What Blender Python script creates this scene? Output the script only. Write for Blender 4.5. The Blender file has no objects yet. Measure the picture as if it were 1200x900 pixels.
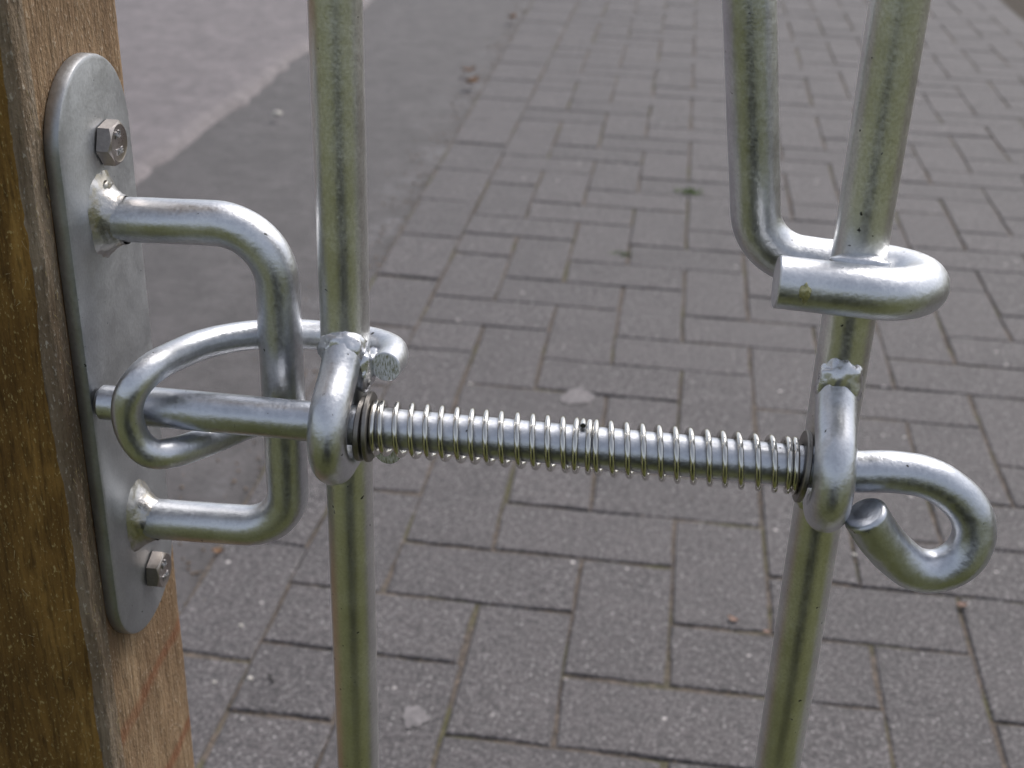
import bpy, bmesh, math, random
from mathutils import Vector, Matrix, noise
rnd = random.Random(7)
S = bpy.context.scene
COL = S.collection
V = Vector

# ------------------------------------------------------------------ camera
PITCH, ROLL, YAW = math.radians(26.51), math.radians(1.92), math.radians(6.80)
CAM = V((0.0, 0.0, 0.8142))
fw = V((-math.sin(YAW) * math.cos(PITCH), math.cos(YAW) * math.cos(PITCH), -math.sin(PITCH)))
rt = V((math.cos(YAW), math.sin(YAW), 0)); up = rt.cross(fw)
r2 = rt * math.cos(ROLL) + up * math.sin(ROLL); u2 = up * math.cos(ROLL) - rt * math.sin(ROLL)
cd = bpy.data.cameras.new('camera'); cam = bpy.data.objects.new('camera', cd); COL.objects.link(cam)
cam.matrix_world = Matrix.Translation(CAM) @ Matrix((r2, u2, -fw)).transposed().to_4x4()
cd.sensor_width = 36; cd.lens = 45.57; cd.clip_start = 0.02; cd.clip_end = 2000
cd.dof.use_dof = True; cd.dof.focus_distance = 0.50; cd.dof.aperture_fstop = 15
S.camera = cam

# ------------------------------------------------------------------ sky, sun, exposure
SUN_EL, SUN_AZ = 55.0, 32.0            # azimuth from +Y towards +X, degrees
w = bpy.data.worlds.new('World'); S.world = w; w.use_nodes = True
nt = w.node_tree; nt.nodes.clear()
sky = nt.nodes.new('ShaderNodeTexSky'); sky.sky_type = 'NISHITA'; sky.sun_disc = False
sky.sun_elevation = math.radians(SUN_EL); sky.sun_rotation = math.radians(SUN_AZ)
sky.dust_density = 4.0; sky.air_density = 1.0; sky.ozone_density = 1.5
hs = nt.nodes.new('ShaderNodeHueSaturation'); hs.inputs['Saturation'].default_value = 0.45
bg = nt.nodes.new('ShaderNodeBackground'); bg.inputs['Strength'].default_value = 0.13
wo = nt.nodes.new('ShaderNodeOutputWorld')
nt.links.new(sky.outputs[0], hs.inputs['Color']); nt.links.new(hs.outputs[0], bg.inputs[0]); nt.links.new(bg.outputs[0], wo.inputs[0])
sl = bpy.data.lights.new('sun', 'SUN'); sl.energy = 0.9; sl.angle = math.radians(22); sl.color = (1.0, 0.95, 0.89)
so = bpy.data.objects.new('sun', sl); COL.objects.link(so)
a, e = math.radians(SUN_AZ), math.radians(SUN_EL)
sd = V((math.sin(a) * math.cos(e), math.cos(a) * math.cos(e), math.sin(e)))
so.rotation_euler = sd.to_track_quat('Z', 'Y').to_euler(); so.location = sd * 30
S.view_settings.view_transform = 'Standard'; S.view_settings.look = 'None'
S.view_settings.exposure = 0.6; S.view_settings.gamma = 1.0; S.view_settings.use_curve_mapping = False

# ------------------------------------------------------------------ materials
class NT:
    def __init__(s, name):
        s.m = bpy.data.materials.new(name); s.m.use_nodes = True
        s.t = s.m.node_tree; s.b = s.t.nodes['Principled BSDF']; s.out = s.t.nodes['Material Output']
        s.pos = s.n('ShaderNodeNewGeometry').outputs['Position']
    def n(s, typ, **kw):
        o = s.t.nodes.new(typ)
        for k, v in kw.items(): setattr(o, k, v)
        return o
    def l(s, a, b): s.t.links.new(a, b)
    def obj(s): return s.n('ShaderNodeTexCoord').outputs['Object']
    def mapv(s, src, scale=(1, 1, 1), rot=(0, 0, 0), loc=(0, 0, 0)):
        m = s.n('ShaderNodeMapping'); m.inputs['Scale'].default_value = scale
        m.inputs['Rotation'].default_value = rot; m.inputs['Location'].default_value = loc
        s.l(src, m.inputs['Vector']); return m.outputs[0]
    def noise(s, src, scale, detail=4, rough=.55, dist=0):
        o = s.n('ShaderNodeTexNoise'); o.inputs['Scale'].default_value = scale
        o.inputs['Detail'].default_value = detail; o.inputs['Roughness'].default_value = rough
        o.inputs['Distortion'].default_value = dist; s.l(src, o.inputs['Vector']); return o.outputs['Fac']
    def voro(s, src, scale, feature='F1'):
        o = s.n('ShaderNodeTexVoronoi', feature=feature); o.inputs['Scale'].default_value = scale
        s.l(src, o.inputs['Vector']); return o
    def ramp(s, fac, stops):
        r = s.n('ShaderNodeValToRGB'); el = r.color_ramp.elements
        while len(el) < len(stops): el.new(0.5)
        for q, (p, c) in zip(el, stops):
            q.position = p; q.color = (c, c, c, 1) if isinstance(c, (int, float)) else (*c, 1)
        s.l(fac, r.inputs[0]); return r.outputs[0]
    def mix(s, fac, a, b, blend='MIX'):
        o = s.n('ShaderNodeMix', data_type='RGBA', blend_type=blend)
        for sock, v in ((o.inputs[0], fac), (o.inputs[6], a), (o.inputs[7], b)):
            if hasattr(v, 'is_linked') or hasattr(v, 'links'): s.l(v, sock)
            elif isinstance(v, (int, float)): sock.default_value = v if sock is o.inputs[0] else (v, v, v, 1)
            else: sock.default_value = (*v, 1)
        return o.outputs[2]
    def math(s, op, a, b=0.0):
        o = s.n('ShaderNodeMath', operation=op)
        for i, v in enumerate((a, b)):
            if hasattr(v, 'links'): s.l(v, o.inputs[i])
            else: o.inputs[i].default_value = v
        return o.outputs[0]
    def bump(s, h, strength, dist=.001, prev=None):
        b = s.n('ShaderNodeBump'); b.inputs['Strength'].default_value = strength; b.inputs['Distance'].default_value = dist
        s.l(h, b.inputs['Height'])
        if prev is not None: s.l(prev, b.inputs['Normal'])
        return b.outputs[0]
    def set(s, **kw):
        for k, v in kw.items():
            k = k.replace('_', ' ')
            sock = s.b.inputs[k]
            if hasattr(v, 'links'): s.l(v, sock)
            elif isinstance(v, tuple): sock.default_value = (*v, 1) if len(v) == 3 else v
            else: sock.default_value = v
        return s.m

def metal(name, c0, c1, r0, r1, bump=.12, grain=700, pits=True, stain=None):
    k = NT(name); p = k.obj()
    big = k.noise(p, 60, 5, .6); fine = k.noise(p, grain, 3, .6)
    col = k.mix(k.ramp(big, [(.3, 0.0), (.7, 1.0)]), c0, c1)
    col = k.mix(k.ramp(fine, [(.35, .35), (.65, 0.0)]), col, tuple(x * .72 for x in c0))
    if stain:
        col = k.mix(k.math('MULTIPLY', k.ramp(k.noise(p, 140, 4, .7), [(.5, 0.0), (.62, 1.0)]), .55), col, stain)
    rough = k.ramp(k.math('ADD', k.math('MULTIPLY', big, .5), k.math('MULTIPLY', fine, .5)), [(.35, r0), (.65, r1)])
    h = k.math('ADD', k.math('MULTIPLY', fine, .6), k.math('MULTIPLY', k.noise(p, 190, 3, .6), 1.6))
    nrm = k.bump(h, bump, .001)
    met = 1.0
    if pits:
        pit = k.ramp(k.noise(p, 330, 2, .5), [(.225, 1.0), (.27, 0.0)])
        col = k.mix(pit, col, (.035, .033, .03))
        met = k.math('SUBTRACT', 1.0, k.math('MULTIPLY', pit, .8))
    return k.set(Base_Color=col, Roughness=rough, Metallic=met, Normal=nrm)

M_GALV = metal('galvanised_steel', (.56, .575, .61), (.72, .735, .765), .29, .45, .15)
M_BAR = metal('galvanised_bar', (.64, .645, .64), (.80, .805, .795), .29, .43, .10, 800)
M_BOLT = metal('galvanised_rod', (.50, .52, .56), (.66, .68, .73), .30, .46, .16, 500)
M_PLATE = metal('galvanised_plate', (.40, .412, .43), (.50, .512, .53), .42, .58, .10, 700)
M_WELD = metal('weld_metal', (.55, .56, .59), (.80, .80, .82), .24, .40, .16, 380, True)
M_WELD2 = metal('weld_flux', (.44, .43, .42), (.58, .57, .565), .26, .44, .25, 420, False, (.42, .37, .26))
M_STAIN = metal('stainless_steel', (.36, .32, .30), (.46, .42, .39), .26, .36, .05, 900, False)
M_WASH = metal('zinc_washer', (.22, .205, .19), (.33, .31, .29), .34, .50, .06, 900, False)
M_SCUFF = metal('scraped_zinc', (.30, .29, .14), (.55, .53, .34), .4, .6, .5, 500, True)
M_SAWN = metal('sawn_steel', (.55, .57, .60), (.72, .74, .77), .30, .45, .5, 650, True)

k = NT('fresh_saw_cut'); p = k.obj()
g = k.noise(k.mapv(p, (1, 1, .35), (0, .35, 0)), 1500, 2, .6)
M_CUT = k.set(Base_Color=k.ramp(g, [(.35, (.30, .30, .20)), (.5, (.62, .64, .62)), (.7, (.85, .86, .88))]), Metallic=.45, Roughness=.55, Normal=k.bump(g, .6, .0006))
k = NT('zinc_spring_wire'); M_SPRING = k.set(Base_Color=(.60, .59, .565), Metallic=1.0, Roughness=.18)

def wood(name, dark, mid, light, fib, redline=None):
    k = NT(name); p = k.obj()
    g1 = k.noise(k.mapv(p, (1, 1, .06)), 160, 6, .65, .4)
    g2 = k.noise(k.mapv(p, (1, 1, .12)), 520, 3, .6)
    blot = k.noise(k.mapv(p, (1, 1, .5)), 26, 4, .6)
    spk = k.noise(k.mapv(p, (1, 1, .45)), 900, 2, .6)
    col = k.ramp(g1, [(.30, dark), (.52, mid), (.74, light)])
    col = k.mix(k.ramp(blot, [(.42, .75), (.66, 0.0)]), col, dark)
    col = k.mix(k.ramp(spk, [(.60, 0.0), (.70, .8)]), col, fib)
    col = k.mix(k.ramp(g2, [(.32, .6), (.5, 0.0)]), col, tuple(x * .45 for x in dark))
    if redline:
        for sc, ro, lo in ((5.0, -.12, .31),):
            wv = k.n('ShaderNodeTexWave', wave_type='BANDS', bands_direction='Z')
            wv.inputs['Scale'].default_value = sc; wv.inputs['Distortion'].default_value = .7; wv.inputs['Detail'].default_value = 2
            wv.inputs['Detail Scale'].default_value = 6
            k.l(k.mapv(p, (1, 1, 1), (ro, 0, 0), (0, lo, 0)), wv.inputs['Vector'])
            sepz = k.n('ShaderNodeSeparateXYZ'); k.l(p, sepz.inputs[0])
            low = k.ramp(k.math('ADD', sepz.outputs[2], k.math('MULTIPLY', blot, .12)), [(.44, 1.0), (.56, 0.0)])
            line = k.math('MULTIPLY', k.ramp(wv.outputs['Fac'], [(.93, 0.0), (1.0, .6)]), low)
            col = k.mix(line, col, redline)
    h = k.math('ADD', k.math('MULTIPLY', g1, 1.0), k.math('ADD', k.math('MULTIPLY', g2, .8), k.math('MULTIPLY', spk, .6)))
    return k.set(Base_Color=col, Roughness=.82, Normal=k.bump(h, .8, .0018), Specular_IOR_Level=.25)
M_WOOD_F = wood('treated_sawn_timber', (.095, .048, .012), (.28, .155, .040), (.38, .225, .065), (.46, .35, .15))
M_WOOD_S = wood('planed_timber', (.17, .105, .058), (.33, .225, .132), (.42, .305, .190), (.47, .38, .28), (.20, .065, .028))
M_WOOD_E = wood('torn_timber_edge', (.15, .105, .065), (.27, .21, .15), (.36, .30, .23), (.45, .40, .33))
k = NT('pale_wood_fibre'); M_FIB = k.set(Base_Color=(.36, .28, .14), Roughness=.8)

def paver_mat():
    k = NT('grey_concrete_paver'); p = k.pos
    oi = k.n('ShaderNodeObjectInfo')
    tint = k.ramp(oi.outputs['Random'], [(0, (.060, .055, .058)), (.5, (.078, .071, .074)), (1, (.094, .085, .088))])
    n1 = k.noise(p, 14, 5, .6); n2 = k.noise(p, 300, 4, .7); n3 = k.noise(p, 60, 4, .65)
    col = k.mix(k.ramp(n1, [(.35, 0.0), (.68, .7)]), tint, (.118, .106, .109))
    col = k.mix(k.ramp(n3, [(.34, .8), (.58, 0.0)]), col, (.058, .054, .056))
    col = k.mix(k.ramp(n2, [(.35, .8), (.50, 0.0)]), col, (.030, .028, .029))
    n4 = k.noise(p, 130, 5, .75)
    col = k.mix(k.ramp(n4, [(.40, .7), (.52, 0.0)]), col, (.042, .039, .041))
    col = k.mix(k.ramp(n4, [(.54, 0.0), (.68, .6)]), col, (.175, .160, .165))
    col = k.mix(k.ramp(n2, [(.53, 0.0), (.66, .85)]), col, (.25, .232, .237))
    vo = k.voro(p, 210); sep = k.n('ShaderNodeSeparateColor'); k.l(vo.outputs['Color'], sep.inputs[0])
    agg = k.math('MULTIPLY', k.ramp(sep.outputs[0], [(.90, 0.0), (.93, 1.0)]), k.ramp(vo.outputs['Distance'], [(.22, 1.0), (.36, 0.0)]))
    col = k.mix(k.math('MULTIPLY', agg, .7), col, (.36, .34, .34))
    vo2 = k.voro(p, 46); sep2 = k.n('ShaderNodeSeparateColor'); k.l(vo2.outputs['Color'], sep2.inputs[0])
    dot = k.math('MULTIPLY', k.ramp(sep2.outputs[1], [(.94, 0.0), (.95, 1.0)]), k.ramp(vo2.outputs['Distance'], [(.08, 1.0), (.15, 0.0)]))
    col = k.mix(dot, col, (.46, .43, .42))
    h = k.math('ADD', k.math('MULTIPLY', n2, .8), k.math('MULTIPLY', k.noise(p, 95, 4, .6), 1.2))
    return k.set(Base_Color=col, Roughness=k.ramp(n3, [(.3, .62), (.7, .8)]), Normal=k.bump(h, .55, .0016), Specular_IOR_Level=.4)
M_PAVER = paver_mat()

def joint_mat():
    k = NT('joint_sand_and_moss'); p = k.pos
    n = k.noise(p, 120, 4, .7); m = k.noise(p, 9, 4, .6)
    col = k.ramp(n, [(.3, (.050, .042, .036)), (.5, (.10, .083, .070)), (.72, (.19, .15, .125))])
    col = k.mix(k.ramp(m, [(.50, 0.0), (.62, .6)]), col, (.075, .078, .028))
    return k.set(Base_Color=col, Roughness=.95, Normal=k.bump(n, .8, .003))
M_JOINT = joint_mat()

def asphalt(name, base, light, dark, seed):
    k = NT(name); p = k.mapv(k.pos, loc=(seed, seed * .7, 0))
    big = k.noise(p, 4.5, 6, .7); mid = k.noise(p, 30, 6, .72); fine = k.noise(p, 260, 3, .7)
    col = k.mix(k.ramp(big, [(.38, 0.0), (.66, 1.0)]), base, light)
    col = k.mix(k.ramp(mid, [(.36, .85), (.56, 0.0)]), col, dark)
    col = k.mix(k.ramp(k.noise(p, 11, 5, .7), [(.38, .6), (.56, 0.0)]), col, dark)
    col = k.mix(k.ramp(fine, [(.56, 0.0), (.74, .6)]), col, tuple(x * 2.0 for x in light))
    col = k.mix(k.ramp(fine, [(.28, .6), (.46, 0.0)]), col, tuple(x * .5 for x in dark))
    h = k.math('ADD', mid, fine)
    return k, col, k.bump(h, .7, .003)
k, c, n_ = asphalt('old_pale_asphalt', (.160, .139, .144), (.205, .178, .184), (.095, .083, .086), 3)
M_ROAD = k.set(Base_Color=c, Roughness=.62, Normal=n_)
k, c, n_ = asphalt('dark_asphalt_patch', (.076, .069, .071), (.098, .089, .092), (.046, .042, .043), 11)
sx = k.n('ShaderNodeSeparateXYZ'); k.l(k.pos, sx.inputs[0])
edge = k.ramp(k.math('ADD', k.math('ADD', sx.outputs[0], 1.0), k.math('MULTIPLY', k.noise(k.pos, 7, 4, .7), .12)), [(.44, 0.0), (.60, 1.0)])
stain = k.math('MULTIPLY', k.ramp(k.noise(k.pos, 6, 5, .65), [(.52, 0.0), (.64, .7)]), k.ramp(k.noise(k.pos, 90, 3, .7), [(.42, 0.0), (.55, 1.0)]))
c = k.mix(k.math('MULTIPLY', stain, edge), c, (.24, .235, .25))
M_PATCH = k.set(Base_Color=c, Roughness=.66, Normal=n_)

k = NT('short_lawn'); p = k.pos
g1 = k.noise(p, 3, 5, .6); g2 = k.noise(p, 150, 3, .7)
cc = k.ramp(g2, [(.3, (.050, .058, .014)), (.5, (.140, .150, .034)), (.7, (.235, .240, .070))])
cc = k.mix(k.ramp(g1, [(.45, 0.0), (.7, .5)]), cc, (.17, .17, .045))
M_LAWN = k.set(Base_Color=cc, Roughness=.9, Normal=k.bump(g2, 1.0, .02))
k = NT('bare_soil'); g2 = k.noise(k.pos, 60, 5, .7)
M_SOIL = k.set(Base_Color=k.ramp(g2, [(.3, (.030, .023, .017)), (.7, (.085, .068, .050))]), Roughness=.95, Normal=k.bump(g2, 1.0, .01))
def plain(name, c, r=.8, sc=300):
    k = NT(name); g = k.noise(k.pos, sc, 3, .6)
    return k.set(Base_Color=k.mix(k.ramp(g, [(.3, 0.0), (.7, 1.0)]), tuple(x * .6 for x in c), tuple(x * 1.25 for x in c)), Roughness=r)
M_MOSS = plain('green_moss', (.10, .17, .025)); M_LEAF = plain('dry_leaf', (.18, .095, .048)); M_LEAF2 = plain('pinkish_dry_leaf', (.25, .165, .13))
M_GRIT = plain('sandy_grit', (.22, .165, .12)); M_PEB = plain('pale_pebble', (.55, .52, .47)); M_TWIG = plain('dark_twig', (.025, .022, .022))
M_SPLAT = plain('dried_white_splash', (.175, .162, .166), .8, 120); M_PROXY_LEAF = plain('proxy_leaf', (.026, .029, .018), .8, 40)  # last one: dark leaves of the unseen mass added for its reflection
M_PROXY_STEM = plain('proxy_stem', (.05, .035, .025))

# ------------------------------------------------------------------ mesh helpers
def obj(name, verts, faces, mat, parent=None, smooth=False, mats=None, fm=None):
    me = bpy.data.meshes.new(name); me.from_pydata([tuple(v) for v in verts], [], faces)
    for m in (mats or [mat]): me.materials.append(m)
    if fm: me.polygons.foreach_set('material_index', fm)
    if smooth: me.polygons.foreach_set('use_smooth', [True] * len(me.polygons))
    me.update(); o = bpy.data.objects.new(name, me); COL.objects.link(o)
    if parent: o.parent = parent
    return o
def empty(name, loc):
    o = bpy.data.objects.new(name, None); o.empty_display_size = .05; o.location = loc; COL.objects.link(o); return o
def tag(o, label, cat, group=None):
    o['label'] = label; o['category'] = cat
    if group: o['group'] = group
    return o
def struct(o, label=None):
    o['kind'] = 'structure'
    if label: o['label'] = label
    return o
def fillet(pts, rads, seg=10):
    """polyline with rounded corners; rads[i] for inner points"""
    pts = [V(p) for p in pts]; out = [pts[0]]
    for i in range(1, len(pts) - 1):
        p, q, s = pts[i - 1], pts[i], pts[i + 1]; r = rads[i - 1]
        d0 = (p - q).normalized(); d1 = (s - q).normalized(); ang = d0.angle(d1)
        if r <= 0 or ang > 3.1: out.append(q); continue
        t = r / math.tan(ang / 2); a0 = q + d0 * t; a1 = q + d1 * t
        c = q + (d0 + d1).normalized() * (r / math.sin(ang / 2)); va, vb = a0 - c, a1 - c; th = va.angle(vb)
        for j in range(seg + 1):
            u = j / seg
            out.append(c + va * (math.sin((1 - u) * th) / math.sin(th)) + vb * (math.sin(u * th) / math.sin(th)))
    out.append(pts[-1]); return out
def catmull(pts, n=10):
    pts = [V(p) for p in pts]; P = [pts[0] * 2 - pts[1]] + pts + [pts[-1] * 2 - pts[-2]]; out = []
    for i in range(1, len(P) - 2):
        for j in range(n):
            t = j / n; a, b, c, d = P[i - 1:i + 3]
            out.append(.5 * ((2 * b) + (c - a) * t + (2 * a - 5 * b + 4 * c - d) * t * t + (3 * b - a - 3 * c + d) * t ** 3))
    out.append(pts[-1]); return out
def resample(pts, step):
    out = [pts[0]]
    for p, q in zip(pts, pts[1:]):
        n = max(1, int((q - p).length / step))
        out += [p.lerp(q, (i + 1) / n) for i in range(n)]
    return out
def tube(pts, r, seg=28, cap=.0007, dome=0, wob=0.0, wsc=60, rfun=None):
    """swept rod with flat, slightly broken-edged cut ends"""
    pts = [V(p) for p in pts]; n = len(pts); vs, fs = [], []
    tang = [(pts[min(i + 1, n - 1)] - pts[max(i - 1, 0)]).normalized() for i in range(n)]
    ref = V((0, 0, 1)) if abs(tang[0].z) < .9 else V((1, 0, 0))
    nn = (ref - tang[0] * ref.dot(tang[0])).normalized()
    rings = []
    def ring(c, t, nn, rr):
        b = t.cross(nn); base = len(vs)
        for j in range(seg):
            th = 2 * math.pi * j / seg; d = nn * math.cos(th) + b * math.sin(th); q = c + d * rr
            if wob: q = q + d * wob * noise.noise(q * wsc)
            vs.append(q)
        rings.append(base)
    for i in range(n):
        if i: nn = (nn - tang[i] * nn.dot(tang[i])).normalized()
        rr = rfun(i / (n - 1)) if rfun else r
        if i == 0 and cap: ring(pts[0], tang[0], nn, rr - cap); ring(pts[0] + tang[0] * cap, tang[0], nn, rr)
        elif i == n - 1 and dome:
            for q in range(7):
                th = math.pi / 2 * q / 6 * .86; ring(pts[-1] + tang[-1] * dome * math.sin(th), tang[-1], nn, (rr - dome) + dome * math.cos(th))
        elif i == n - 1 and cap: ring(pts[-1] - tang[-1] * cap, tang[-1], nn, rr); ring(pts[-1], tang[-1], nn, rr - cap)
        else: ring(pts[i], tang[i], nn, rr)
    for a0, b0 in zip(rings, rings[1:]):
        for j in range(seg): fs.append((a0 + j, a0 + (j + 1) % seg, b0 + (j + 1) % seg, b0 + j))
    fs.append(tuple(reversed(range(rings[0], rings[0] + seg)))); fs.append(tuple(range(rings[-1], rings[-1] + seg)))
    return vs, fs
def auto_smooth(o, deg=40):
    o.data.polygons.foreach_set('use_smooth', [True] * len(o.data.polygons))
    o.data.set_sharp_from_angle(angle=math.radians(deg)); return o
def rod(name, pts, r, mat, parent=None, **kw):
    vs, fs = tube(pts, r, **kw); return auto_smooth(obj(name, vs, fs, mat, parent))
def rough_blob(name, c, rad, mat, parent, seed=0, amp=.28, sub=4, rot=None, freq=1.9):
    bm = bmesh.new(); bmesh.ops.create_icosphere(bm, subdivisions=sub, radius=1.0)
    R = rot or Matrix.Identity(3); c = V(c); so_ = V((seed * 3.1, seed * 1.7, seed))
    for v in bm.verts:
        d = v.co.normalized()
        f = 1 + amp * noise.noise(d * freq + so_) + amp * .32 * noise.noise(d * freq * 2.7 + so_) + amp * .10 * noise.noise(d * freq * 7 + so_)
        v.co = c + R @ V((d.x * rad[0] * f, d.y * rad[1] * f, d.z * rad[2] * f))
    me = bpy.data.meshes.new(name); bm.to_mesh(me); bm.free(); me.materials.append(mat)
    me.polygons.foreach_set('use_smooth', [True] * len(me.polygons))
    o = bpy.data.objects.new(name, me); COL.objects.link(o); o.parent = parent; return o

# ------------------------------------------------------------------ ground
# paving lattice: unit = one paver width with its joint
U, PX, PY = 0.1015, -0.0595, 1.0032
def strip(name, outline, z, mat): return obj(name, [(x, y, z) for x, y in outline], [tuple(range(len(outline)))], mat)
struct(strip('lawn', [(-400, -400), (400, -400), (400, 400), (-400, 400)], -.045, M_LAWN), 'short green lawn around the paving')
# pale road on the left, its broken edge towards the patch
def wavy(x0, y0, y1, amp, sc, seed, step=.02):
    n = int((y1 - y0) / step)
    return [(x0 + amp * noise.noise(V((seed, (y0 + i * step) * sc, 0))) + amp * .5 * noise.noise(V((seed, (y0 + i * step) * sc * 4.3, 3))), y0 + i * step) for i in range(n + 1)]
ed = wavy(-1.075, .06, 14, .03, 3.0, 5)
vs, fs = [], []
for i, (x, y) in enumerate(ed):
    hh = .0055 + .0035 * noise.noise(V((9, y * 5, 0)))
    vs += [(-14, y, -.004), (x - .05, y, -.004), (x - .018, y, -.004 + hh), (x + .004, y, -.007), (x + .02, y, -.022)]
    if i:
        b = 5 * i
        fs += [(b - 5 + j, b - 4 + j, b + 1 + j, b + j) for j in range(4)]
road = struct(obj('road', vs, fs, M_ROAD, smooth=True), 'old pale grey asphalt road')
def edge_i(j): return -3.0 - .017 * max(j, 0)          # the line where field pavers meet the edging course
patch = []
vs, fs = [], []
for i in range(0, 137):
    y = .40 + i * .1; xr = PX + (edge_i((y - PY) / U) - .9) * U
    for q in range(9):
        x = -1.11 + (xr + .02 + 1.11) * q / 8
        vs.append((x, y, -.017 + .003 * noise.noise(V((x * 4, y * 4, 2)))))
    if i:
        b = 9 * i; fs += [(b - 9 + j, b - 8 + j, b + 1 + j, b + j) for j in range(8)]
struct(obj('road_patch', vs, fs, M_PATCH, smooth=True), 'darker asphalt reinstatement strip beside the pavers')
struct(strip('verge', [(PX + 12.02 * U, .42), (PX + 12.02 * U + 4, .42), (PX + 12.02 * U + 4, 14), (PX + 12.02 * U, 14)], -.018, M_SOIL), 'bare soil verge')

vs, fs = [], []
ys = [.40 + .012 * q for q in range(200)] + [2.8 + .1 * q for q in range(113)]
for r, y in enumerate(ys):
    xl = PX + (edge_i((y - PY) / U) - .935) * U; xr = PX + 12.0 * U; n = 131
    for q in range(n):
        x = xl + (xr - xl) * q / (n - 1); z = -.0026 + .0022 * noise.noise(V((x * 9, y * 9, 0))) + .0013 * noise.noise(V((x * 55, y * 55, 4)))
        vs.append((x, y, min(z, -.0019)))
    if r:
        b = r * n; fs += [(b - n + q, b - n + q + 1, b + q + 1, b + q) for q in range(n - 1)]
pave = struct(obj('pavement', vs, fs, M_JOINT, smooth=True), 'grey block paving in a herringbone bond')
GAP = .0032
def clip(poly, x_of_y):
    out = []
    def side(p): return p[0] - x_of_y(p[1])
    for p, q in zip(poly, poly[1:] + poly[:1]):
        sp, sq = side(p), side(q)
        if sp >= 0: out.append(p)
        if sp * sq < 0: t = sp / (sp - sq); out.append((p[0] + (q[0] - p[0]) * t, p[1] + (q[1] - p[1]) * t))
    return out
def block_geo(poly, seed, sub=3):
    """verts/faces of one paver: worn arris, uneven sides; poly counter-clockwise around its own centre"""
    rg = random.Random(seed); ring = []
    for p, q in zip(poly, poly[1:] + poly[:1]):
        L = math.hypot(q[0] - p[0], q[1] - p[1]); n = sub if L > .06 else 2
        for i in range(n):
            t = i / n; jx = rg.uniform(-.0015, .0015)
            ring.append((p[0] + (q[0] - p[0]) * t + jx, p[1] + (q[1] - p[1]) * t + rg.uniform(-.0015, .0015)))
    cx = sum(p[0] for p in poly) / len(poly); cy = sum(p[1] for p in poly) / len(poly)
    vs, n = [], len(ring)
    for ins, z in ((.0024, 0.0), (.0008, -.0007), (0, -.0019), (0, -.03)):
        for x, y in ring:
            dx, dy = x - cx, y - cy
            vs.append((x - math.copysign(min(ins, abs(dx)), dx), y - math.copysign(min(ins, abs(dy)), dy), z - (rg.uniform(0, .0007) if z else 0)))
    fs = [tuple(range(n))]
    for k_ in range(3):
        a0, b0 = k_ * n, k_ * n + n
        fs += [(b0 + i, b0 + (i + 1) % n, a0 + (i + 1) % n, a0 + i) for i in range(n)]
    return vs, fs
def rect(x0, y0, x1, y1): g = GAP / 2; return [(x0 + g, y0 + g), (x1 - g, y0 + g), (x1 - g, y1 - g), (x0 + g, y1 - g)]
blocks = []      # (cx, cy, polygon about centre, kind)
JN = 62
for j in range(-6, JN):
    for i in range(-6, 12):
        s = (i - j) % 4
        if s == 0: cell = (i, j, i + 1, j + 2)
        elif s == 1: cell = (i, j, i + 2, j + 1)
        else: continue
        x0, y0, x1, y1 = PX + cell[0] * U, PY + cell[1] * U, PX + min(cell[2], 12) * U, PY + cell[3] * U
        poly = rect(x0, y0, x1, y1)
        bx = lambda y: PX - 3 * U + GAP / 2
        full = all(p[0] >= bx(p[1]) for p in poly) and cell[2] <= 12
        if not full: poly = clip(poly, bx)
        if len(poly) < 3: continue
        if max(p[0] for p in poly) - min(p[0] for p in poly) < .006: continue
        cx, cy = (x0 + x1) / 2, (y0 + y1) / 2
        blocks.append((cx, cy, [(p[0] - cx, p[1] - cy) for p in poly], ('v' if s == 0 else 'h') if full else 'cut'))
# edging course, laid lengthways along the road
yy = PY - 6.3 * U
while yy < 10:
    L = 2 * U
    xa = PX + edge_i((yy - PY) / U) * U; xb = PX + edge_i((yy + L - PY) / U) * U; g = GAP / 2
    xe = PX - 3 * U
    poly = [(xa - .92 * U + g, yy + g), (xe - g, yy + g), (xe - g, yy + L - g), (xb - .92 * U + g, yy + L - g)]
    cx, cy = (xa + xb) / 2 - .46 * U, yy + L / 2
    blocks.append((cx, cy, [(p[0] - cx, p[1] - cy) for p in poly], 'edging')); yy += L
def cam_px(x, y, z=0.0):
    d = V((x, y, z)) - CAM; zz = d.dot(fw); f = 1518.9
    return 600 + f * d.dot(r2) / zz, 450 - f * d.dot(u2) / zz, zz
near, far = [], []
for b in blocks:
    x, y, zz = cam_px(b[0], b[1])
    (near if zz > 0 and -60 < x < 1260 and -20 < y < 960 else far).append((zz, b))
near.sort(key=lambda t: t[0]); far += near[300:]; near = near[:300]
cache = {}
for q, (zz, (cx, cy, poly, kind)) in enumerate(near):
    if kind in 'vh':
        key = (kind, rnd.randrange(6))
        if key not in cache:
            vs, fs = block_geo(poly, len(cache) + 100); me = bpy.data.meshes.new('paver'); me.from_pydata(vs, [], fs); me.materials.append(M_PAVER); me.update(); cache[key] = me
        me = cache[key]
    else:
        vs, fs = block_geo(poly, q + 900); me = bpy.data.meshes.new('paver'); me.from_pydata(vs, [], fs); me.materials.append(M_PAVER); me.update()
    o = bpy.data.objects.new('paver' if kind != 'edging' else 'edging_paver', me); COL.objects.link(o); o.parent = pave
    o.location = (cx + rnd.uniform(-.0009, .0009), cy + rnd.uniform(-.0009, .0009), rnd.uniform(-.0006, .0010))
    o.rotation_euler = (rnd.gauss(0, .0035), rnd.gauss(0, .0035), rnd.gauss(0, .007))
    o.scale = (rnd.uniform(.988, 1.002), rnd.uniform(.988, 1.002), 1)
vs, fs = [], []
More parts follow.
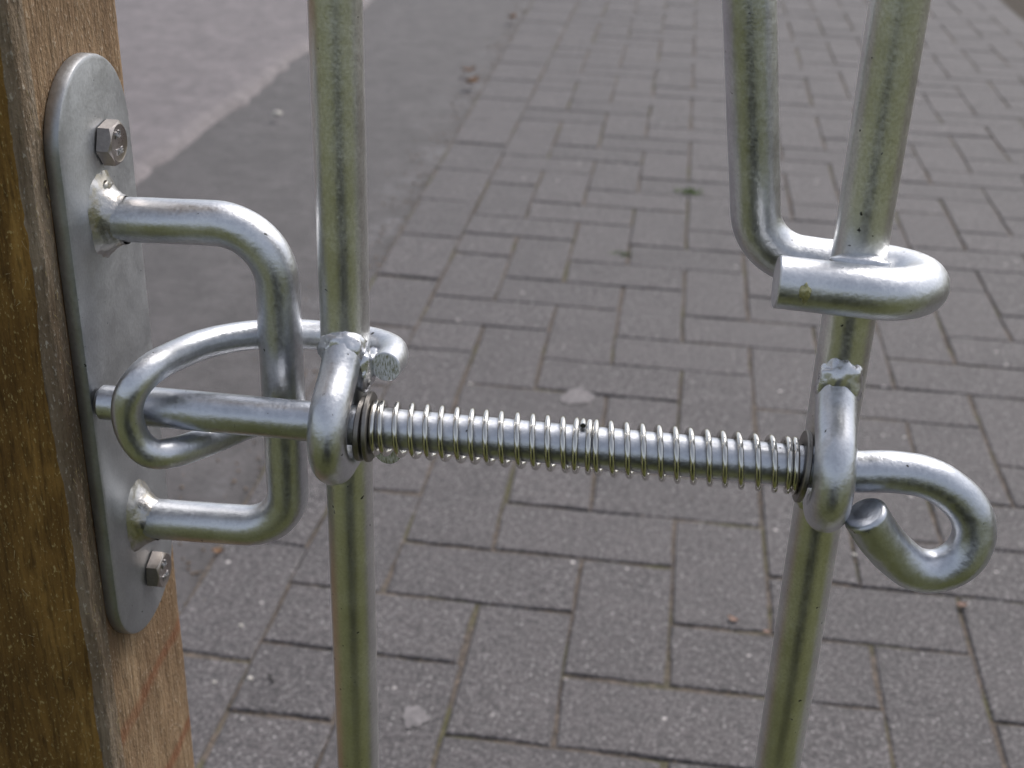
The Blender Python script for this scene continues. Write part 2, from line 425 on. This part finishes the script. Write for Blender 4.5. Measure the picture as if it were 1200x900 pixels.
for q, (zz, (cx, cy, poly, kind)) in enumerate(far):
    a_, b_ = block_geo(poly, q + 5000, 1); n0 = len(vs); dz = rnd.uniform(-.0014, .0008)
    vs += [(x + cx, y + cy, z + dz) for x, y, z in a_]; fs += [tuple(n0 + t for t in f_) for f_ in b_]
fp = obj('far_pavers', vs, fs, M_PAVER, pave); fp['kind'] = 'stuff'

# ------------------------------------------------------------------ bolt axis
YB, ZB = 0.4340, 0.5723
def B(x, y, z): return V((x, YB + y, ZB + z))

# ------------------------------------------------------------------ timber gate post
def post():
    X1, X0, Y0, Y1 = -.2245, -.3145, YB - .0165, YB + .0745
    prof = []      # (x, y, material)
    def seg(p, q, n, m):
        for i in range(n): prof.append((p[0] + (q[0] - p[0]) * i / n, p[1] + (q[1] - p[1]) * i / n, m))
    c = .0022
    seg((X0, Y0), (X1 - .004, Y0), 34, 0); seg((X1 - .004, Y0), (X1, Y0 + .0025), 3, 2); seg((X1, Y0 + .0025), (X1, Y0 + .013), 5, 2)
    seg((X1, Y0 + .013), (X1, Y1 - c), 26, 1); seg((X1, Y1 - c), (X1 - c, Y1), 2, 1); seg((X1 - c, Y1), (X0, Y1), 4, 0); seg((X0, Y1), (X0, Y0), 4, 0)
    n = len(prof); zs = [-.03 + .06 * i for i in range(5)] + [.27 + .0035 * i for i in range(150)] + [.80, .88, .96, 1.04, 1.10]
    vs, fs, fm = [], [], []
    for z in zs:
        for x, y, m in prof:
            p = V((x, y, z)); g = noise.noise(V((x * 240, y * 240, z * 22))); g2 = noise.noise(V((x * 700, y * 700, z * 160)))
            d = (.00055 * g + .00025 * g2) if m != 2 else (.0011 * noise.noise(V((x * 260, y * 260, z * 45))) + .0006 * noise.noise(V((x * 600, y * 600, z * 260))))
            if m == 0: p.y += d * (1.3 if y < YB else -1)
            else: p.x += d - (.0006 if m == 1 else .0004)
            if m == 2: p.y += d * .7 + .0010 * noise.noise(V((3, 1, z * 30)))
            vs.append(p)
    for r in range(len(zs) - 1):
        for j in range(n):
            a0, b0 = r * n, (r + 1) * n; fs.append((a0 + j, a0 + (j + 1) % n, b0 + (j + 1) % n, b0 + j)); fm.append(prof[j][2])
    fs.append(tuple((len(zs) - 1) * n + j for j in range(n))); fm.append(1)
    o = obj('gate_post', vs, fs, None, smooth=True, mats=[M_WOOD_F, M_WOOD_S, M_WOOD_E], fm=fm)
    tag(o, 'rough sawn brown square timber post with the steel catch plate bolted on', 'post')
    # torn fibres standing off the sawn face and the arris
    vs, fs = [], []
    def fibre(p, d, L, wd, out):
        b = len(vs); side = out.cross(d).normalized() * wd; pts = [p, p + d * L * .5 + out * L * .16, p + d * L + out * L * rnd.uniform(.1, .5)]
        for i, q in enumerate(pts):
            s_ = side * (1 - i * .42); vs.extend([q - s_, q + s_, q + out * wd * .8])
        for i in range(2):
            u = b + i * 3; fs.extend([(u, u + 1, u + 4, u + 3), (u + 1, u + 2, u + 5, u + 4), (u + 2, u, u + 3, u + 5)])
    for _ in range(150):
        p = V((rnd.uniform(X1 - .065, X1 - .001), Y0 - .0002, rnd.uniform(.28, .79))); an = rnd.uniform(0, 6.28)
        fibre(p, V((math.cos(an), 0, math.sin(an) * 1.6)).normalized(), rnd.uniform(.001, .0042), rnd.uniform(.0001, .00022), V((0, -1, 0)))
    for _ in range(170):
        p = V((X1 + .0001, Y0 + rnd.uniform(0, .012), rnd.uniform(.28, .79)))
        fibre(p, V((0, rnd.uniform(-.6, .6), rnd.choice((-1, 1)))).normalized(), rnd.uniform(.001, .003), rnd.uniform(.00010, .0002), V((1, -.4, 0)).normalized())
    f_ = obj('wood_fibre', vs, fs, M_FIB, o); f_['kind'] = 'stuff'
post()

# ------------------------------------------------------------------ catch plate with its D-shaped bar
cp = tag(empty('catch_plate', B(-.2185, .0285, -.135)), 'long grey steel plate with rounded ends and welded D-shaped bar on the post', 'catch plate')
def under(o, par):
    """parent while keeping the mesh where it was built"""
    o.parent = par; o.matrix_parent_inverse = par.matrix_world.inverted() if par.parent else Matrix.Translation(par.location).inverted(); return o
def plate():
    R, yc, zt, zb, th = .0318, .0285, .0992, -.0985, .0062
    out = []
    for i in range(29): a_ = math.pi * i / 28; out.append((yc + R * math.cos(a_), zt + R * math.sin(a_)))
    for i in range(29): a_ = math.pi + math.pi * i / 28; out.append((yc + R * math.cos(a_), zb + R * .92 * math.sin(a_)))
    vs, fs, n = [], [], len(out); xs = -.2185
    for dx, ins in ((-th, .0004), (-th + .0006, 0), (-.0016, 0), (-.0006, .0004), (0, .0016)):
        for y, z in out:
            zz = min(max(z, zb), zt); d = V((y - yc, z - zz)); f_ = (d.length - ins) / d.length if d.length > 1e-6 else 1
            q = B(xs + dx, yc + d.x * f_, zz + d.y * f_)
            q += V((0, 1, 0)) * .0004 * noise.noise(V((3, q.y * 60, q.z * 60))); vs.append(q)
    for r in range(4):
        a0, b0 = r * n, r * n + n; fs += [(a0 + j, a0 + (j + 1) % n, b0 + (j + 1) % n, b0 + j) for j in range(n)]
    fs.append(tuple(reversed(range(n)))); fs.append(tuple(range(4 * n, 5 * n)))
    bm = bmesh.new(); me = bpy.data.meshes.new('plate'); me.from_pydata([tuple(v) for v in vs], [], fs); bm.from_mesh(me)
    bmesh.ops.recalc_face_normals(bm, faces=bm.faces); bm.to_mesh(me); bm.free(); me.materials.append(M_PLATE)
    o = bpy.data.objects.new('plate', me); COL.objects.link(o); auto_smooth(o, 35); return o
under(plate(), cp)
dpts = fillet([B(-.2200, .0265, .0676), B(-.1492, .0262, .0702), B(-.1500, .0262, -.0685), B(-.2200, .0265, -.0712)], [.0235, .0205], 14)
db = under(rod('catch_bar', resample(dpts, .003), .0089, M_GALV, wob=.00018, wsc=90), cp)
def root_weld(z, up_, seed, h):
    """lumpy fillet weld round the root of the catch bar"""
    vs, fs, n, m = [], [], 44, 12; c = B(-.2187, .0265, z)
    for i in range(m + 1):
        t = i / m; x = t * .0095
        for j in range(n):
            th = 2 * math.pi * j / n; base = .0084 + .0054 * (1 - t) ** 2.0 + .0030 * max(0, math.sin(th) * up_) * (1 - t) ** 1.5
            q = V((math.cos(th) * 2, math.sin(th) * 2, t * 2 + seed)); base += (.0012 * noise.noise(q) + .0007 * noise.noise(q * 3.1) + .0004 * noise.noise(q * 7)) * (1 - t * .7)
            vs.append(c + V((x + .0004 * noise.noise(q * 4), math.cos(th) * base * .95, math.sin(th) * base * h)))
    for i in range(m): fs += [(i * n + j, i * n + (j + 1) % n, (i + 1) * n + (j + 1) % n, (i + 1) * n + j) for j in range(n)]
    return under(obj('weld', vs, fs, M_WELD2, smooth=True), cp)
root_weld(.0676, 1, 1.3, 1.16); root_weld(-.0712, 1, 5.1, 1.12)
rough_blob('weld', B(-.2172, .0262, .0795), (.0026, .0048, .0040), M_WELD2, None, 3, .3, 3); under(bpy.data.objects[-1] if False else COL.objects[-1], cp)

# ------------------------------------------------------------------ hex bolts of the plate
def text_mesh(body, size, depth):
    cu = bpy.data.curves.new('t', 'FONT'); cu.body = body; cu.size = size; cu.extrude = depth; cu.align_x = 'CENTER'; cu.align_y = 'CENTER'
    o = bpy.data.objects.new('t', cu); COL.objects.link(o); bpy.context.view_layer.update()
    me = bpy.data.meshes.new_from_object(o.evaluated_get(bpy.context.evaluated_depsgraph_get())); bpy.data.objects.remove(o); return me
def hexbolt(y, z, rot, label):
    t = tag(empty('hex_bolt', B(-.2185, y, z)), label, 'bolt', 'hex bolts holding the catch plate')
    R = .0090; vs, fs = [], []
    n = 48
    def hx(th): a_ = (th - rot) % (math.pi / 3) - math.pi / 6; return R * math.cos(math.pi / 6) / math.cos(a_)
    prof = [(0.0006, 1.0, 0), (.0052, 1.0, 0), (.0062, .0, 1), (.0064, .0, 2), (.0061, .0, 3), (.0061, .0, 4)]
    for x, f_, kind in prof:
        for j in range(n):
            th = 2 * math.pi * j / n; h_ = hx(th)
            r = {0: h_, 1: min(h_, .0077), 2: .0073, 3: .0066, 4: .0003}[kind]
            if kind == 0 and x > .004: xx = x + .0009 * (R - h_) / (R * (1 - .866))
            else: xx = x
            vs.append(V((xx, math.cos(th) * r, math.sin(th) * r)))
    for i in range(len(prof) - 1): fs += [(i * n + j, i * n + (j + 1) % n, (i + 1) * n + (j + 1) % n, (i + 1) * n + j) for j in range(n)]
    hd = obj('head', vs, fs, M_STAIN, t); auto_smooth(hd, 24)
    for body, dz, sz in (('A2', .0033, .0040), ('THE', -.0033, .0036)):
        me = text_mesh(body, sz, .00018); me.materials.append(M_SAWN)
        # text lies in XY: turn it to face +X, reading along +Y, then with the head
        o = bpy.data.objects.new('stamped_marking', me); COL.objects.link(o); o.parent = hd
        o.matrix_local = Matrix.Rotation(rot * .0, 4, 'X') @ Matrix.Translation((.0062, 0, dz)) @ Matrix(((0, 0, 1, 0), (1, 0, 0, 0), (0, 1, 0, 0), (0, 0, 0, 1)))
    return t
hexbolt(.0335, .0965, math.radians(8), 'hex head bolt near the rounded top end of the grey plate')
hexbolt(.0335, -.1030, math.radians(22), 'hex head bolt near the rounded bottom end of the grey plate')

# ------------------------------------------------------------------ the gate: round bars, hoop, staples, horn
gate = tag(empty('gate', V((-.025, YB + .019, .08))), 'galvanised round bar gate with welded staples, horn loop and wrapped hoop', 'gate')
BX1, BX2, BY = -.1205, .0708, .019
under(rod('upright_bar', resample([V((BX1, YB + BY, .09)), V((BX1 - .0004, YB + BY, 1.02))], .02), .0097, M_BAR, wob=.00012, wsc=40, seg=36), gate)
under(rod('upright_bar', resample([V((BX2 - .0006, YB + BY, .09)), V((BX2, YB + BY, 1.02))], .02), .0098, M_BAR, wob=.00012, wsc=40, seg=36), gate)
under(rod('bottom_rail', [V((-.14, YB + BY, .082)), V((1.0, YB + BY, .082))], .012, M_BAR), gate)
# hoop rod: comes down on the left, bends behind the right bar, wraps it and ends cut in front
hp = fillet([B(-.010, .030, .37), B(.0225, .034, .1626), B(.0358, .039, .0685), B(.0605, .0392, .0668)], [.0, .021], 14)
c0 = V((BX2, YB + BY, 0)); wr = []
for i in range(0, 21):
    t = i / 20; th = math.radians(82 - 172 * t); wr.append(V((c0.x + .0016 + math.cos(th) * (.0190 + .003 * math.sin(t * math.pi)), c0.y + math.sin(th) * .0193, ZB + .0668 + .0052 * t)))
hp = hp + wr + [B(.058, -.0006, .0726), B(.0405, -.0012, .0735)]
hoop = under(rod('hoop', resample(hp, .0035), .0094, M_GALV, seg=36, wob=.0001, wsc=70, cap=.0005), gate)
rough_blob('weld', B(BX2 - .001, .0085, .0735 + .006), (.0105, .0035, .0030), M_GALV, None, 12, .16, 3); under(COL.objects[-1], hoop)

sc_ = rough_blob('scuff', B(.0500, -.0100, .0735), (.0020, .0010, .0034), M_SCUFF, None, 31, .5, 3); under(sc_, hoop)
def staple(x, seed):
    pts = [B(x - .0004, .0140, .0290), B(x, .0085, .0243), B(x, .0025, .0196)]
    R = .0162
    for i in range(0, 17):
        th = math.radians(62 - 152 * i / 16); pts.append(B(x, -.0005 - math.cos(th) * R, math.sin(th) * R))
    pts += [B(x + .0004, .0060, -.0164), B(x + .0006, .0120, -.0166)]
    s = under(rod('staple', resample(catmull(pts, 3), .0025), .0076, M_GALV, wob=.0002, wsc=90, seg=32), gate)
    return s
sL, sR = staple(-.1196, 1), staple(.0690, 2)
def weld_on(par, c, rad, seed, amp=.34, mat=None): o = rough_blob('weld', c, rad, mat or M_WELD, None, seed, amp, 4); under(o, par); return o
weld_on(sL, B(-.1198, .0108, .0272), (.0090, .0062, .0086), 4, .17); weld_on(sL, B(-.1120, .0125, .0175), (.0044, .0056, .0088), 7, .18)
weld_on(sL, B(-.1185, .0135, -.0185), (.0098, .0050, .0050), 9, .25)
weld_on(sR, B(.0698, .0112, .0305), (.0088, .0058, .0112), 5, .19); weld_on(sR, B(.0640, .0135, -.0215), (.0036, .0035, .0050), 8, .2)
# horn: rod bent into a loop round the bolt tip, both ends hooked round the left bar
hz = .0182
horn_c = [B(-.1032, .0120, hz + .0022), B(-.1026, .0220, hz + .0016), B(-.1050, .0315, hz + .0008), B(-.1130, .0378, hz), B(-.1250, .0408, hz - .0003), B(-.1400, .0414, hz - .0003),
          B(-.1530, .0385, .0186), B(-.1655, .0330, .0190), B(-.1770, .0205, .0204), B(-.1842, .0050, .0218), B(-.1900, -.0098, .0215), B(-.1950, -.0165, .0155), B(-.1978, -.0172, .0050),
          B(-.1958, -.0165, -.0060), B(-.1905, -.0145, -.0126), B(-.1838, -.0086, -.0146), B(-.1770, .0010, -.0156), B(-.1718, .0110, -.0166), B(-.1650, .0235, -.0176), B(-.1560, .0360, -.0195),
          B(-.1440, .0410, -.0210), B(-.1250, .0408, -.0212), B(-.1130, .0378, -.0204), B(-.1050, .0318, -.0196), B(-.1030, .0230, -.0192), B(-.1036, .0150, -.0190)]
horn = under(rod('horn', resample(catmull(horn_c, 6), .0022), .0061, M_GALV, wob=.00022, wsc=110, seg=30, cap=.0004), gate)
k_ = len(horn.data.polygons)
horn.data.materials.append(M_CUT)
for q in (k_ - 1, k_ - 2): horn.data.polygons[q].material_index = 1
weld_on(horn, B(-.1105, .0250, .0150), (.0050, .0070, .0060), 21, .18)

# ------------------------------------------------------------------ sliding bolt with its eye handle
bp = [B(-.2172, 0, 0), B(-.2150, 0, 0), B(-.2120, 0, 0)] + [B(-.212 + .005 * i, 0, 0) for i in range(1, 58)]
eye = catmull([B(.0800, 0, 0), B(.0930, .0002, .0010), B(.1050, .0003, -.0002), B(.1160, 0, -.0058), B(.1232, -.0008, -.0135), B(.1256, -.0018, -.0225), B(.1228, -.0032, -.0316),
               B(.1148, -.0046, -.0372), B(.1055, -.0060, -.0365), B(.0965, -.0076, -.0296), B(.0895, -.0098, -.0214), B(.0832, -.0118, -.0122)], 8)
def brad(t): return .0070 if t < .022 else .0079 + .0005 * min(max((t - .60) / .12, 0), 1)
bolt = rod('sliding_bolt', bp + resample(eye, .003), .0079, M_BOLT, seg=36, wob=.00016, wsc=120, cap=.0018, dome=.0022, rfun=brad)
tag(bolt, 'galvanised sliding bolt with a curled eye handle, running through both staples', 'bolt')

# washers
def washer(x, tilt, ro, th, label, yaw=0.0, dz=0.0, dy=0.0):
    n, vs, fs = 40, [], []; ri = .0084
    prof = [(-th / 2, ri), (-th / 2, ro - .0004), (-th / 2 + .0004, ro), (th / 2 - .0004, ro), (th / 2, ro - .0004), (th / 2, ri)]
    for xx, r in prof:
        for j in range(n): a_ = 2 * math.pi * j / n; vs.append(V((xx, math.cos(a_) * r, math.sin(a_) * r)))
    m = len(prof)
    for i in range(m):
        i2 = (i + 1) % m; fs += [(i * n + j, i2 * n + j, i2 * n + (j + 1) % n, i * n + (j + 1) % n) for j in range(n)]
    bm = bmesh.new(); me = bpy.data.meshes.new('washer'); me.from_pydata([tuple(v) for v in vs], [], fs); bm.from_mesh(me); bmesh.ops.recalc_face_normals(bm, faces=bm.faces); bm.to_mesh(me); bm.free()
    me.materials.append(M_WASH); o = bpy.data.objects.new('washer', me); COL.objects.link(o); auto_smooth(o, 35)
    o.location = B(x, dy, dz); o.rotation_euler = (0, tilt, yaw); return tag(o, label, 'washer', 'washers on the sliding bolt')
washer(-.1098, .02, .0128, .0024, 'brownish washer against the left staple, behind the other washer', 0, -.001)
washer(-.1068, -.03, .0138, .0020, 'flat washer pressed on the left end of the spring', .03)
washer(.0592, .085, .0138, .0021, 'dark flat washer leaning between the spring and the right staple', .02)

# springs
def spring(xa, xb, turns, label, ph0, closed=(1.2, 1.0)):
    wr_, R = .00120, .00985; pts = []
    pit_c = wr_ * 2.12; total = closed[0] + turns + closed[1]; free = (xb - xa) - pit_c * (closed[0] + closed[1]); N = int(total * 30)
    for i in range(N + 1):
        u = total * i / N
        if u < closed[0]: x = xa + u * pit_c
        elif u < closed[0] + turns: x = xa + closed[0] * pit_c + free * (u - closed[0]) / turns + .0007 * noise.noise(V((u * .45, xa * 50, 0))) * math.sin(math.pi * (u - closed[0]) / turns)
        else: x = xa + closed[0] * pit_c + free + (u - closed[0] - turns) * pit_c
        th = ph0 + 2 * math.pi * u; pts.append(B(x, -math.sin(th) * R, math.cos(th) * R))
    o = rod('compression_spring', pts, wr_, M_SPRING, seg=10, cap=.0002); return tag(o, label, 'spring', 'springs on the sliding bolt')
spring(-.1050, -.0240, 12.8, 'left of the two bright coil springs on the bolt, nearer the plate', math.radians(-44), (1.1, 1.25))
spring(-.0217, .0572, 11.9, 'right of the two bright coil springs on the bolt, nearer the eye handle', math.radians(-12), (1.15, 1.6))

# ------------------------------------------------------------------ small things lying on the ground
def tuft(x, y, n, h, rad, label, cat='moss'):
    vs, fs = [], []
    for _ in range(n):
        a_ = rnd.uniform(0, 6.28); r = rad * math.sqrt(rnd.random()); px, py = r * math.cos(a_) * 1.6, r * math.sin(a_) * .7
        d = V((rnd.uniform(-.7, .7), rnd.uniform(-.7, .7), 1)).normalized(); L = h * rnd.uniform(.5, 1.1); s_ = d.cross(V((math.cos(a_), math.sin(a_), 0))).normalized() * .0011
        b = len(vs); p = V((px, py, 0)); vs += [p - s_, p + s_, p + d * L * .6 + s_ * .8, p + d * L * .6 - s_ * .8, p + d * L + V((d.x, d.y, -.2)) * L * .4]
        fs += [(b, b + 1, b + 2, b + 3), (b + 3, b + 2, b + 4)]
    o = obj('moss_tuft', vs, fs, M_MOSS); o.location = (x, y, -.004); return tag(o, label, cat, 'moss growing in the joints')
def G(px, py):
    d = fw + r2 * ((px - 600) / 1518.9) - u2 * ((py - 450) / 1518.9); t = -CAM.z / d.z; p = CAM + d * t; return p.x, p.y
x, y = G(808, 226); tuft(x, y, 90, .016, .018, 'bright green moss tuft in a far paver joint left of the wrapped bar')
x, y = G(728, 298); tuft(x, y, 60, .011, .012, 'smaller green moss speck in a joint above the middle of the spring')
def leaf(px, py, L, wd, rot, mat, label, name='leaf_fragment', group='bits of dry leaf on the paving', curl=.35):
    vs, fs = [], []; n = 7
    for i in range(n + 1):
        t = i / n; ww = wd * math.sin(math.pi * min(max(t, .04), .97)) * (1 - .3 * t); z = L * curl * (t - .5) ** 2 * 2
        for s_ in (-1, 0, 1): vs.append(((t - .5) * L, s_ * ww, z + abs(s_) * wd * .35 + rnd.uniform(0, .0006)))
        if i: b = 3 * i; fs += [(b - 3, b - 2, b + 1, b), (b - 2, b - 1, b + 2, b + 1)]
    m = len(vs); vs += [(a_, b_, c_ - .0004) for a_, b_, c_ in vs]; fs += [tuple(reversed([q + m for q in f_])) for f_ in fs]
    o = obj(name, vs, fs, mat, smooth=True); x, y = G(px, py); o.location = (x, y, .0012); o.rotation_euler = (0, 0, rot); return tag(o, label, 'leaf', group)
leaf(859, 728, .013, .0045, -.6, M_LEAF2, 'small pinkish dry leaf bit left of the right bar, below the spring')
leaf(1127, 711, .013, .005, .4, M_LEAF2, 'pinkish dry leaf bit on the joint below the curled eye handle')
leaf(899, 742, .010, .003, .2, M_LEAF2, 'tiny reddish leaf bit close beside the lower right bar')
leaf(553, 98, .055, .019, 1.1, M_LEAF, 'brown dead leaf caught against the edging at the far road side')
leaf(549, 84, .040, .014, .5, M_LEAF, 'darker curled leaf just beyond the brown one by the edging')
leaf(600, 22, .050, .016, 1.3, M_LEAF, 'farthest brown leaf lying in the road edge near the top')
leaf(256, 648, .014, .005, .2, M_LEAF, 'reddish brown leaf bit on the dark asphalt below the catch bar')
leaf(318, 797, .017, .0016, -.9, M_TWIG, 'short dark twig on the paver beside the post', 'twig', None, .2)['category'] = 'twig'
def pebble(px, py, r, label):
    x, y = G(px, py); o = rough_blob('pebble', (0, 0, 0), (r, r * .8, r * .55), M_PEB, None, px, .2, 2); o.location = (x, y, r * .35); tag(o, label, 'pebble', 'pale pebbles on the paving')
pebble(282, 734, .0028, 'pale pebble on the edging paver right of the timber post')
pebble(251, 800, .0022, 'second pale pebble nearer the foot of the frame beside the post')
pebble(293, 796, .0030, 'pale pebble lodged in the joint beside the dark twig')
pebble(1001, 651, .0030, 'white pebble between the right bar and the curled eye')
pebble(551, 451, .0035, 'white pebble on the paving just above the left spring')
pebble(325, 135, .012, 'whitish stone on the dark asphalt strip far behind the left bar')
def splash(px, py, r, label):
    x, y = G(px, py); n = 26; vs = [(0, 0, .0006)]; fs = []
    for i in range(n):
        a_ = 2 * math.pi * i / n; q = r * (1 + .35 * noise.noise(V((math.cos(a_) * 1.8 + px, math.sin(a_) * 1.8, 0))) + .2 * noise.noise(V((math.cos(a_) * 5 + px, math.sin(a_) * 5, 0))))
        vs.append((math.cos(a_) * q, math.sin(a_) * q * 1.1, -.0004)); fs.append((0, 1 + i, 1 + (i + 1) % n))
    o = obj('splash_mark', vs, fs, M_SPLAT, smooth=True); o.location = (x, y, .0018); tag(o, label, 'stain', 'dried pale splashes')
splash(486, 841, .0125, 'dried whitish splash on the near paver right of the left bar')
splash(677, 466, .022, 'pale dried patch on the paving behind the middle of the springs')
# grit in the joints, nobody could count it
vs, fs = [], []
def chip(x, y, z, r):
    b = len(vs); q = [V((rnd.gauss(0, 1), rnd.gauss(0, 1), rnd.gauss(0, .7))).normalized() * r * rnd.uniform(.7, 1.2) for _ in range(2)]
    a_ = rnd.uniform(0, 6.28); c_, s_ = math.cos(a_) * r, math.sin(a_) * r
    vs.extend([(x + c_, y + s_, z), (x - s_, y + c_ * .8, z), (x - c_, y - s_ * .9, z), (x + s_, y - c_, z), (x + q[0].x * .3, y + q[0].y * .3, z + r * .8), (x, y, z - r * .6)])
    fs.extend([(b + i, b + (i + 1) % 4, b + 4) for i in range(4)] + [(b + (i + 1) % 4, b + i, b + 5) for i in range(4)])
for zz, (cx, cy, poly, kind) in near[:230]:
    for _ in range(16):
        i = rnd.randrange(len(poly)); p, q = poly[i], poly[(i + 1) % len(poly)]; t = rnd.random()
        nrm = V((q[1] - p[1], -(q[0] - p[0]))).normalized() * (GAP / 2 + rnd.gauss(0, .0012))
        chip(cx + p[0] + (q[0] - p[0]) * t + nrm.x, cy + p[1] + (q[1] - p[1]) * t + nrm.y, rnd.uniform(-.0026, -.0008), rnd.uniform(.0006, .0015))
    if rnd.random() < .6: chip(cx + rnd.uniform(-.09, .09), cy + rnd.uniform(-.09, .09), .0008, rnd.uniform(.0006, .0013))
for _ in range(700):      # gathered along the road edge
    yy = rnd.uniform(.9, 6); x = PX + (edge_i((yy - PY) / U) - .95) * U - abs(rnd.gauss(0, .045)); chip(x, yy, -.015, rnd.uniform(.001, .0035))
gr = obj('grit', vs, fs, M_GRIT); gr['kind'] = 'stuff'; gr['label'] = 'sandy grit in the paver joints and along the road edge'; gr['category'] = 'grit'

# ------------------------------------------------------------------ unseen leafy shrub added in place of the viewer mirrored in the bars
sh = tag(empty('viewer_proxy', (.04, -.17, -.045)), 'unseen leafy shrub on the lawn facing the gate', 'proxy')
vs, fs = [], []
for _ in range(12000):
    d = V((rnd.gauss(0, 1), rnd.gauss(0, 1), rnd.gauss(0, 1))).normalized() * rnd.uniform(.75, 1.0)
    p = V((d.x * .27, d.y * .22, .33 + d.z * .33)); q = V((rnd.gauss(0, 1), rnd.gauss(0, 1), rnd.gauss(0, 1))).normalized(); s_ = q.orthogonal().normalized() * .011
    b = len(vs); vs += [p - s_, p + q * .02, p + s_, p - q * .02]; fs.append((b, b + 1, b + 2, b + 3))
obj('proxy_leaves', vs, fs, M_PROXY_LEAF, sh); rod('proxy_stalk', [V((0, 0, 0)), V((.01, 0, .3)), V((0, .01, .5))], .018, M_PROXY_STEM, sh)
